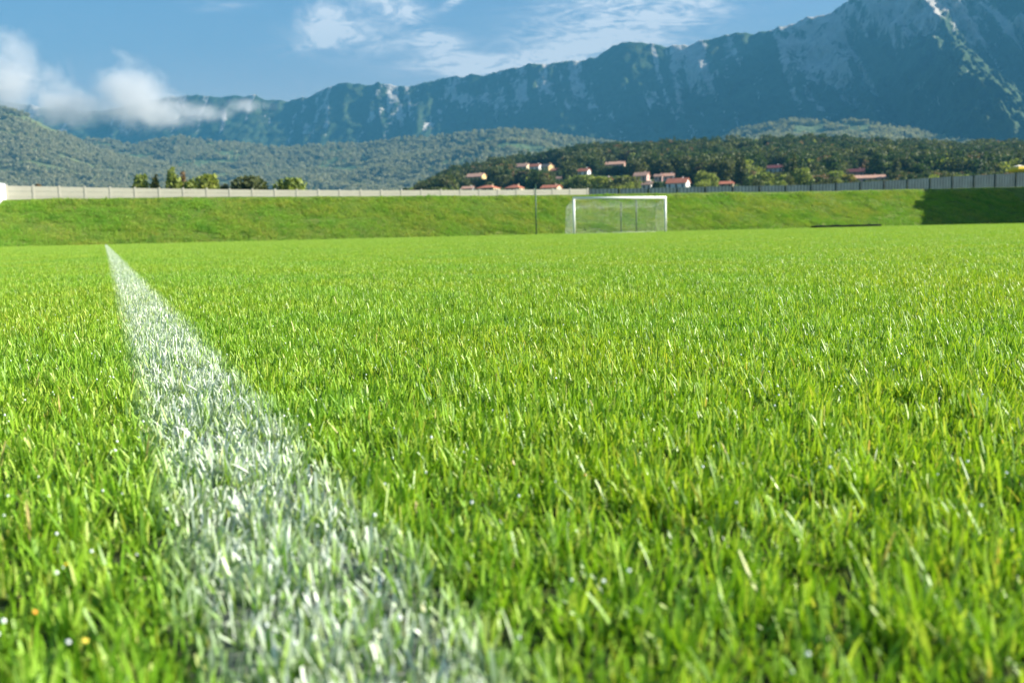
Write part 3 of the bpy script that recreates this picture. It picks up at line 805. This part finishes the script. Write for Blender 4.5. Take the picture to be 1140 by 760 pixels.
# ------------------------------------------------------------------ houses
def wallm(n, c): return simple(n, c, 0.9, 0.06, 0.5)
WM = {'cream': wallm('cream_render', (0.62, 0.52, 0.34)), 'white': wallm('white_house_render', (0.75, 0.73, 0.68)), 'pink': wallm('pink_render', (0.58, 0.38, 0.32)), 'yellow': wallm('yellow_render', (0.68, 0.52, 0.22)), 'grey': wallm('grey_render', (0.5, 0.5, 0.5))}
def roofm(name, lo, hi):
    m_, t, p = mat(name); tcn = t.new('ShaderNodeTexCoord')
    wv = t.new('ShaderNodeTexWave'); wv.wave_type = 'BANDS'; wv.bands_direction = 'X'; t.link(tcn.outputs['Object'], wv.inputs[0]); wv.inputs['Scale'].default_value = 1.2; wv.inputs['Distortion'].default_value = 1
    n = t.noise(tcn.outputs['Object'], 0.9, 5, .7)
    c = t.ramp(n, ((.3, lo), (.7, hi))); c = t.mix(t.math('MULTIPLY', wv.outputs['Fac'], .3), c, tuple(x*.6 for x in lo))
    t.link(c, p.inputs['Base Color']); p.inputs['Roughness'].default_value = .85; return m_
RM = {'red': roofm('red_tiles', (0.42, 0.12, 0.06), (0.60, 0.22, 0.12)), 'dark': roofm('dark_tiles', (0.20, 0.05, 0.05), (0.30, 0.09, 0.08)), 'pink': roofm('pink_tiles', (0.50, 0.26, 0.17), (0.66, 0.40, 0.28))}
M_glass = simple('window_glass', (0.05, 0.07, 0.09), 0.15, 0.1, 1); M_frame = simple('window_frame', (0.6, 0.58, 0.55), 0.6, 0.05, 1)
M_door = simple('door_wood', (0.12, 0.07, 0.04), 0.6, 0.2, 2)
def house(px0, px1, ytop, ybase, wall, roof, label, floors=2, rz=0.5, ridge='x', hip=False, at_=None, deepf=0.75, group='houses of the village on the hill'):
    pxc = (px0+px1)/2
    g = hill_at(pxc, ybase); Y = g.y
    total = (px1-px0)/F*Y
    Hh = (ybase-ytop)/F*Y
    # footprint w (along ridge) and dp so that the turned outline fills the width
    c_, s_ = abs(math.cos(rz)), abs(math.sin(rz)); wd = total/(c_+deepf*s_)*.96; dp = wd*deepf
    rh = min(0.32*dp, Hh*.42); wh = Hh-rh
    root = empty('house', (g.x, g.y, g.z), rz); tag(root, label, 'house', group)
    X_, D_ = wd/2, dp/2
    mb = MB()
    if hip:
        mb.box(-X_, X_, -D_, D_, -2.5, wh)
    else:
        mb.solid([(-X_, -D_, -2.5), (-X_, D_, -2.5), (-X_, D_, wh), (-X_, 0, wh+rh*.96), (-X_, -D_, wh)], [(X_, -D_, -2.5), (X_, D_, -2.5), (X_, D_, wh), (X_, 0, wh+rh*.96), (X_, -D_, wh)])
    mb.build('wall', WM[wall], root)
    ov = .55; th = .22; mb = MB(); sl_ = rh/D_
    ez = wh-ov*sl_
    rx = X_+ov if not hip else max(X_-D_, .2)
    for s2 in (-1, 1):
        e1, e2 = (-X_-ov, s2*(D_+ov)), (X_+ov, s2*(D_+ov))
        bot = [(e1[0], e1[1], ez), (e2[0], e2[1], ez), (rx, 0, wh+rh), (-rx, 0, wh+rh)]
        mb.solid(bot, [(a, b, z+th) for a, b, z in bot])
    if hip:
        for s2 in (-1, 1):
            bot = [(s2*(X_+ov), -D_-ov, ez), (s2*(X_+ov), D_+ov, ez), (s2*rx, 0, wh+rh)]
            mb.solid(bot, [(a, b, z+th) for a, b, z in bot])
    rf = mb.build('roof', RM[roof], root)
    MB().box(X_*.35, X_*.35+.7, D_*.2, D_*.2+.7, wh, wh+rh+.9).build('chimney', WM[wall], rf)
    nf = max(1, int(wh/2.6)); nx = max(2, int(wd/3.2)); ny = max(1, int(dp/3.4))
    fh = wh/nf
    for fl in range(nf):
        zc = fl*fh+fh*.28; zt = fl*fh+fh*.78
        for i in range(nx):
            xc = -X_+(i+.5)*wd/nx
            if fl == 0 and i == nx//2:
                MB().box(xc-.5, xc+.5, -D_-.06, -D_+.02, 0, fh*.78).build('door', M_door, root); continue
            fr = MB().box(xc-.62, xc+.62, -D_-.07, -D_+.02, zc-.08, zt+.08).build('window', M_frame, root)
            MB().box(xc-.5, xc+.5, -D_-.09, -D_-.05, zc, zt).build('pane', M_glass, fr)
        for i in range(ny):
            yc = -D_+(i+.5)*dp/ny
            for s2 in (1, -1):
                fr = MB().box(*(sorted((s2*(X_-.02), s2*(X_+.07)))), yc-.62, yc+.62, zc-.08, zt+.08).build('window', M_frame, root)
                MB().box(*(sorted((s2*(X_+.05), s2*(X_+.09)))), yc-.5, yc+.5, zc, zt).build('pane', M_glass, fr)
    return root
house(518, 543, 193.5, 202.5, 'yellow', 'pink', 'yellow house with pink roof, alone at the left end of the village', rz=-.45)
house(573, 591, 182.5, 191.5, 'cream', 'pink', 'cream house with pink roof, left end of the upper row', rz=-.45)
house(589, 604, 183.0, 191.0, 'white', 'red', 'white house with red roof in the middle of the upper row', rz=-.5)
house(602, 617, 183.0, 192.5, 'yellow', 'pink', 'pale yellow house at the right end of the upper row', rz=-.8)
house(613, 623, 188.0, 193.0, 'pink', 'red', 'small pink house just below the pale yellow house of the upper row', rz=-.4)
house(643, 658, 188.0, 197.0, 'white', 'red', 'white house with red roof showing above the broad willow', rz=-.5)
house(514, 529, 208.0, 213.5, 'white', 'pink', 'low white house just above the wall, leftmost of the lower row', rz=-.3)
house(530, 557, 206.8, 213.5, 'cream', 'red', 'long red hipped roof just above the wall, below the yellow house', rz=-.45, hip=True)
house(562, 584, 206.5, 213.5, 'cream', 'red', 'red hipped roof in the middle of the lower row above the wall', rz=-.45, hip=True)
house(602, 626, 206.5, 213.5, 'cream', 'red', 'red roofed house right end of the lower row, cream gable to the right', rz=-.45)
house(619, 629, 197.0, 203.5, 'white', 'pink', 'small white house beside the dark fir', rz=-.5)
house(667, 682, 198.0, 206.5, 'white', 'red', 'white house with red roof below the green meadow', rz=-.45)
house(705, 724, 192.5, 201.5, 'pink', 'pink', 'large pink house above the right half of the goal', rz=-.45)
house(714, 728, 203.0, 211.0, 'white', 'pink', 'house with white gable, just above the fence over the goal right post', rz=-.5)
house(728, 739, 194.5, 202.0, 'pink', 'pink', 'small pink house between the large pink house and the grey one', rz=-.4)
house(738, 751, 193.5, 201.5, 'grey', 'pink', 'pale grey house with many windows right of the small pink house', rz=-.2)
house(741, 769, 199.0, 211.0, 'white', 'red', 'big white house with long red roof, right of the goal', rz=-.45)
house(800, 818, 202.5, 208.5, 'cream', 'red', 'low house with bright red roof among trees, right of the goal', rz=-.3)
house(850, 873, 184.5, 194.0, 'white', 'dark', 'long white house with dark red roof high among the trees', rz=-.45, deepf=.45)
house(941, 964, 188.5, 198.0, 'pink', 'dark', 'dark roofed pink house with pale windows above the fence on the right', rz=-.5, deepf=.5)
house(672, 697, 180.5, 187.5, 'pink', 'pink', 'pale pink roofed house half hidden in the woods above the meadow', rz=-.3, deepf=.5)
house(950, 985, 195.5, 202.5, 'pink', 'pink', 'long low pink building in front of the dark roofed house', rz=-.15, deepf=.35)

# ------------------------------------------------------------------ trees one can tell apart
def htree(px, ytop, ybase, wpx, kind, label, shape='round', seed=0, Y=None, name='tree', n=1100, base=.2, group=None):
    if Y is None:
        g = hill_at(px, ybase); Yt = g.y
    else:
        Yt = Y; k = ke(px, ybase)[0]; g = Vector((k*Y, Y, 3.0))
    top = at(px, ytop, Yt).z; h = top-g.z; wd = wpx/F*Yt
    return tree(name, g, h, wd, kind, label, 'tree', group, shape, seed, n, base)
lw = 'trees behind the white wall'
LY = 175
htree(25, 203, 0, 9, 'rust', 'tiny reddish bush top showing above the wall near the left corner', seed=1, Y=LY, base=.3, group=lw)
htree(143, 193, 0, 16, 'light', 'round green tree, leftmost of the big trees behind the white wall', seed=2, Y=LY, base=.4, group=lw)
htree(161, 195, 0, 13, 'yellow', 'narrow yellowish tree, second from left in the clump behind the wall', shape='column', seed=3, Y=LY, base=.4, group=lw)
htree(180, 187.5, 0, 21, 'light', 'tallest green tree of the clump behind the white wall', shape='column', seed=4, Y=LY, base=.35, group=lw)
htree(192, 190, 0, 14, 'rust', 'thin reddish half bare tree beside the tallest green tree', shape='column', seed=5, Y=LY+6, n=500, base=.35, group=lw)
htree(199, 199, 0, 13, 'light', 'small green tree right of the reddish half bare tree', seed=6, Y=LY-3, base=.4, group=lw)
htree(218, 195, 0, 29, 'light', 'broad green tree, right end of the left clump', seed=7, Y=LY, base=.4, group=lw)
htree(238, 204, 0, 12, 'olive', 'low olive bush right of the broad green tree', seed=8, Y=LY, base=.4, group=lw)
htree(266, 197.5, 0, 32, 'olive', 'broad dark olive tree standing alone behind the white wall', seed=9, Y=LY, base=.4, group=lw)
htree(314, 199.5, 0, 33, 'light', 'low wide green tree, rightmost behind the white wall', seed=10, Y=LY, base=.4, group=lw)
vg = 'trees among the village houses'
for i, (px, yt, yb, wp, kd, sh, lab) in enumerate([
    (648, 196, 213, 26, 'light', 'round', 'broad light green willow below the white house, left of the goal'),
    (668, 198, 213, 24, 'light', 'round', 'light green tree above the left end of the crossbar'),
    (683, 203, 213, 16, 'light', 'round', 'low light green tree between the willow and the olive tree'),
    (697, 198, 213, 26, 'olive', 'round', 'olive tree above the middle of the crossbar'),
    (629, 188, 209, 13, 'dark', 'cone', 'dark fir beside the small white house'),
    (781, 190, 212, 15, 'light', 'round', 'light green tree right of the big white house'),
    (792, 193, 212, 14, 'light', 'round', 'light green tree left of the low red roof'),
    (809, 179, 205, 20, 'olive', 'round', 'dull green tree standing behind the low red roof'),
    (825, 173, 209, 20, 'olive', 'column', 'tall dull green tree right of the low red roof'),
    (842, 171, 200, 24, 'dark', 'round', 'large dark tree left of the long white house'),
    (848, 193, 213, 26, 'light', 'round', 'broad light green tree under the long white house'),
    (872, 195, 213, 15, 'light', 'round', 'small round green tree under the right end of the long white house'),
    (884, 171, 212, 14, 'olive', 'cone', 'tall pointed conifer right of the long white house'),
    (893, 187, 213, 20, 'light', 'round', 'light green tree at the foot of the tall pointed conifer'),
    (912, 196, 211, 18, 'rust', 'round', 'brownish shrub tree between two green trees on the right'),
    (930, 191, 209, 20, 'light', 'round', 'light green tree left of the dark roofed house'),
    (943, 195, 209, 16, 'yellow', 'round', 'yellow green tree in front of the dark roofed house'),
    (939, 178, 200, 9, 'olive', 'cone', 'narrow conifer behind the dark roofed house'),
    (972, 186, 199, 12, 'dark', 'round', 'small dark tree right of the dark roofed house'),
    (997, 176, 205, 14, 'olive', 'column', 'tall narrow olive tree right of the long low building'),
    (1008, 194, 204, 18, 'yellow', 'round', 'low yellow green bush above the fence'),
    (1072, 184, 200, 20, 'yellow', 'round', 'round yellow green bush above the fence'),
    (1135, 168, 198, 14, 'olive', 'column', 'narrow olive tree above the yellow parasol'),
    (1022, 183, 205, 22, 'dark', 'round', 'dark round tree right of the tall narrow olive tree'),
    (560, 196, 208, 20, 'olive', 'round', 'olive tree between the yellow house and the upper row'),
    (590, 194, 207, 20, 'dark', 'round', 'dark tree just below the upper row of houses'),
    (607, 195, 206, 18, 'dark', 'round', 'dark tree left of the small white house'),
    (545, 203, 212, 12, 'olive', 'round', 'small olive tree touching the long red hipped roof'),
    (490, 200, 213, 20, 'dark', 'round', 'dark tree left of the lower row of houses'),
    (731, 203, 213, 11, 'dark', 'round', 'small dark tree between the white gable and the big white house')]):
    htree(px, yt, yb, wp, kd, lab, shape=sh, seed=40+i, group=vg, n=1000, base=.1)

# forest on the hill, on the foothills and the left slope: masses nobody could count
def srctree(h, wd, kind, seed, n, shape='round', leaf=None):
    me = crown_mesh('forest_tree', h, wd, seed, n, leaf or .075*wd, shape, .08, 7)
    return mkobj('forest_tree', me, LM[kind], col=None)
fs = [srctree(11, 9, 'dark', 501, 520), srctree(13, 8, 'dark', 502, 520), srctree(10, 9, 'olive', 503, 520), srctree(12, 10, 'olive', 504, 520),
      srctree(14, 6, 'dark', 505, 420, 'cone'), srctree(11, 8, 'rust', 506, 420), srctree(10, 9, 'light', 507, 420)]
houses_px = [(530, 202), (582, 191), (596, 191), (609, 192), (618, 193), (650, 197), (521, 213), (543, 213), (573, 213), (614, 213), (624, 203), (674, 206), (714, 201), (721, 211), (733, 202), (744, 201), (755, 211), (809, 208), (861, 194), (952, 198), (967, 202), (684, 187.5)]
HP = [(hill_at(a, b), w_) for (a, b), w_ in zip(houses_px, [26, 19, 16, 16, 11, 16, 16, 28, 23, 25, 11, 16, 20, 15, 12, 14, 29, 19, 24, 24, 36, 25])]
HB = [(ke(a, b-2.5)) for a, b in houses_px]
r = np.random.default_rng(21); pts, idx, scl = [], [], []
for it in range(27000):
    k = r.uniform(-.2, .72); Y = HY0+ (HY1+60-HY0)*r.random()**.8
    if k < -.118: continue
    z = float(hill_z(np.array(k), np.array(min(Y, HY1)))); X = k*Y
    if (Y-HY1) > 0: z -= (Y-HY1)*.25
    ok = True
    smax = 9
    for (h_, w_), (hk, he) in zip(HP, HB):
        # keep the houses and the view onto them free
        dk = abs(k-hk)*F - w_/2
        if 0 < X-h_.x < 34 and abs(Y-h_.y) < 14: ok = False; break
        if dk < 5*F/Y and Y < h_.y+6:
            if abs(Y-h_.y) < 10: ok = False; break
            smax = min(smax, (CAMH+he*Y-z)/12.0)
    if smax < .25: ok = False
    if abs(k-cp.x/cp.y)*Y < 12 and -30 < cp.y-Y < 90: ok = False
    if Y < 470 and r.random() < .75: ok = False
    if ok:
        # open scrub in places
        o_ = fbm(X/60., Y/40., 3, 70)
        if Y > 560 and k > .36 and o_ > .58 and r.random() < .9: continue
        s_ = (.6+.75*r.random()**1.6)*(0.6 if Y < 560 else 1)
        if Y < 560: s_ *= .8
        s_ = min(s_, smax)*min(1, .25+(k+.118)/.09)
        ty = fbm(X/90., Y/60., 3, 71)
        pr = [.3, .22, .10, .08, .12, .08, .02] if ty < .5 else [.12, .12, .30, .28, .05, .05, .08]
        if Y < 600: pr = [.15, .1, .22, .18, .05, .1, .2]
        pr = np.array(pr)/sum(pr)
        pts.append((X, Y, z-.5)); idx.append(r.choice(7, p=pr)); scl.append((s_*r.uniform(.85, 1.2), s_*r.uniform(.85, 1.2), s_))
n = len(pts); print('forest', n)
rots = np.zeros((n, 3)); rots[:, 2] = r.random(n)*6.28
instancer('forest', pts, rots, scl, idx, fs, 'dense mixed forest covering the hill behind the village', 'forest')
def farforest(name, P, tcnt, s0, s1, label, seed, lim=110):
    r = np.random.default_rng(seed); nu, nv = P.shape[:2]; pts = []
    i = r.integers(0, nu-1, tcnt); j = r.integers(0, min(nv, lim)-1, tcnt); a = r.random(tcnt)[:, None]; b = r.random(tcnt)[:, None]
    q = P[i, j]*(1-a)*(1-b)+P[i+1, j]*a*(1-b)+P[i, j+1]*(1-a)*b+P[i+1, j+1]*a*b
    kk = q[:, 0]/q[:, 1]; keep = (np.abs(kk) < .75) & (fbm(q[:, 0]/130., q[:, 1]/60., 4, 90) < .64)
    q = q[keep]; n = len(q); rots = np.zeros((n, 3)); rots[:, 2] = r.random(n)*6.28
    s_ = (s0+(s1-s0)*r.random(n))[:, None]*np.ones((n, 3)); q[:, 2] -= 1
    return instancer(name, q, rots, s_, r.choice(7, n, p=[.12, .10, .26, .24, .06, .04, .18]), far_fs, label, 'forest', srcname=name)
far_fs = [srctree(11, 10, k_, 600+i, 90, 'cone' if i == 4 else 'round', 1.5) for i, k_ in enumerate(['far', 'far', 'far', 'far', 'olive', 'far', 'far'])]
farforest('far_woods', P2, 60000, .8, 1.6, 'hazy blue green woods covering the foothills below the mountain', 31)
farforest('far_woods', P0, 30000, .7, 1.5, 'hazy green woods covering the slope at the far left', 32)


# ------------------------------------------------------------------ dew drops and petals in the near turf
M_dew = simple('dew', (0.85, 0.9, 0.88), 0.12, 0.02, 5, spec=0.8)  # opaque white base stands in for the sun glint of clear drops
def drop_src(r_):
    bm = bmesh.new(); bmesh.ops.create_icosphere(bm, subdivisions=2, radius=r_); me = bpy.data.meshes.new('dew_drop'); bm.to_mesh(me); bm.free()
    me.polygons.foreach_set('use_smooth', np.ones(len(me.polygons), bool)); return mkobj('dew_drop', me, M_dew, col=None)
r = np.random.default_rng(77); pts = []
for i in range(420):
    Y = .36+2.2*r.random()**1.3; X = (r.random()*1.16-.58)*Y
    if r.random() < .72 and X > -0.12*Y: continue
    pts.append((X, Y, .024+.012*r.random()))
n = len(pts)
instancer('dew_drops', pts, np.zeros((n, 3)), (.5+.7*r.random(n))[:, None]*np.ones((n, 3)), np.zeros(n), [drop_src(.0010)], 'tiny bright dew drops hanging on the blades nearest the camera', 'dew')
M_petal = simple('orange_petal', (0.75, 0.25, 0.03), 0.5, 0.1, 50); M_petal2 = simple('yellow_petal', (0.75, 0.55, 0.04), 0.5, 0.1, 50)
for px_, py_, m_, lab in ((39, 683, M_petal, 'tiny orange petal low in the grass near the left edge'), (95, 715, M_petal2, 'tiny yellow petal in the grass, lowest left'),
                          (73, 630, M_petal2, 'tiny yellow petal in the grass above the orange one'), (651, 530, M_petal, 'tiny orange petal in the grass right of the white line')):
    k, e = ke(px_, py_); Y = (0.030-CAMH)/e
    bm = bmesh.new(); bmesh.ops.create_uvsphere(bm, u_segments=12, v_segments=8, radius=.0013)
    for v in bm.verts: v.co.z *= .35; v.co.z += v.co.x**2*150; v.co.y *= .75
    me = bpy.data.meshes.new('petal'); bm.to_mesh(me); bm.free(); o = mkobj('fallen_petal', me, m_); o.location = (k*Y, Y, .031); o.rotation_euler = (.8, .3, px_)
    tag(o, lab, 'petal', 'petals in the near grass')

# ------------------------------------------------------------------ unseen building added outside the right edge to shade the bank
M_caster = wallm('caster_render', (0.55, 0.5, 0.42))

c0 = PW(90.5, 34, 0); caster = empty('shade_caster', c0, AP)
tag(caster, 'unseen tall plain building added right of the pitch to shade the bank', 'shade_caster')
CL, CW, CH = 34.5, 14.0, 11.6
MB().box(0, CW, 0, CL, -.5, CH).build('wall', M_caster, caster)
MB().box(-.15, CW+.4, -.4, CL+.2, CH, CH+.4).build('roof', M_fpost, caster, bevel=.03)
MB().box(.1, 1.4, 28.9, 30.9, CH+.4, CH+1.15).build('notch_box', M_frame, caster)  # unseen roof boxes added to notch the shade edge on the bank
MB().box(.3, 1.2, 31.6, 32.3, CH+.4, CH+.8).build('notch_box', M_frame, caster)
for fl in range(3):
    for i in range(9):
        fr = MB().box(-.08, .02, 2+i*3.7, 3.8+i*3.7, 1.2+fl*3.6, 2.9+fl*3.6).build('window', M_frame, caster)
        MB().box(-.11, -.06, 2.1+i*3.7, 3.7+i*3.7, 1.3+fl*3.6, 2.8+fl*3.6).build('pane', M_glass, fr)

# ------------------------------------------------------------------ cloud hanging before the left end of the ridge
CY = 3600.0
def cxz(px, py):
    p_ = at(px, py, CY); return p_.x, p_.z
ca = cxz(-200, 170); cb = cxz(340, 20)
cbm = MB().box(ca[0], cb[0], CY-230, CY+230, ca[1], cb[1])
mc = bpy.data.materials.new('cloud'); mc.use_nodes = True; t = NT(mc.node_tree); t.n.clear()
out = t.new('ShaderNodeOutputMaterial'); pv = t.new('ShaderNodeVolumePrincipled')
g = t.new('ShaderNodeNewGeometry'); sp_ = t.new('ShaderNodeSeparateXYZ'); t.link(g.outputs['Position'], sp_.inputs[0])
S = None
for px_, py_, sx, sy, am in ((-90, 95, 80, 38, 1.0), (10, 88, 34, 36, .9), (0, 60, 18, 22, .5), (75, 122, 34, 20, 1.0), (62, 85, 12, 26, .45), (150, 108, 28, 32, 1.05), (137, 68, 6, 16, .5), (128, 90, 14, 20, .5),
                             (178, 124, 36, 18, .95), (222, 124, 36, 10, .66), (275, 118, 28, 7, .55), (112, 122, 40, 14, .7), (15, 62, 18, 30, .75)):
    X0, Z0 = cxz(px_, py_); wx = sx*CY/F; wz = sy*CY/F
    u = t.math('DIVIDE', t.math('SUBTRACT', sp_.outputs[0], X0), wx); v = t.math('DIVIDE', t.math('SUBTRACT', sp_.outputs[2], Z0), wz)
    yv = t.math('DIVIDE', t.math('SUBTRACT', sp_.outputs[1], CY), 150.0)
    qq = t.math('ADD', t.math('ADD', t.math('MULTIPLY', u, u), t.math('MULTIPLY', v, v)), t.math('MULTIPLY', yv, yv))
    gg = t.math('MULTIPLY', t.math('EXPONENT', t.math('MULTIPLY', qq, -1.0)), am)
    S = gg if S is None else t.math('MAXIMUM', S, gg)
nz = t.noise(g.outputs['Position'], 0.0085, 9, 0.68, 0.8)
dn = t.math('ADD', S, t.math('MULTIPLY', t.math('SUBTRACT', nz, 0.5), 2.6))
dn = t.math('MULTIPLY', t.mapr(dn, 0.24, 1.0), 0.012)
dn = t.math('MULTIPLY', dn, t.mapr(S, 0.08, 0.3))
t.link(dn, pv.inputs['Density']); pv.inputs['Color'].default_value = (.97, .97, .97, 1); pv.inputs['Anisotropy'].default_value = 0.2
t.link(pv.outputs[0], out.inputs['Volume'])
try: mc.volume_intersection_method = 'ACCURATE'
except Exception: pass
tag(cbm.build('cumulus_cloud', mc), 'soft white cloud bank hanging in front of the left end of the ridge', 'cloud', kind='stuff')

# ------------------------------------------------------------------ haze and cloud
hb = MB().box(-9100, 9100, -650, 9100, -1.3, 1750)
mh = bpy.data.materials.new('haze'); mh.use_nodes = True; t = NT(mh.node_tree); t.n.clear()
out = t.new('ShaderNodeOutputMaterial'); pv = t.new('ShaderNodeVolumePrincipled')
pv.inputs['Color'].default_value = (0.062, 0.235, 0.40, 1); pv.inputs['Density'].default_value = 0.000140; pv.inputs['Anisotropy'].default_value = 0.0
t.link(pv.outputs[0], out.inputs['Volume'])
tag(hb.build('haze', mh), 'blue morning haze in the air before the mountains', 'haze', kind='stuff')
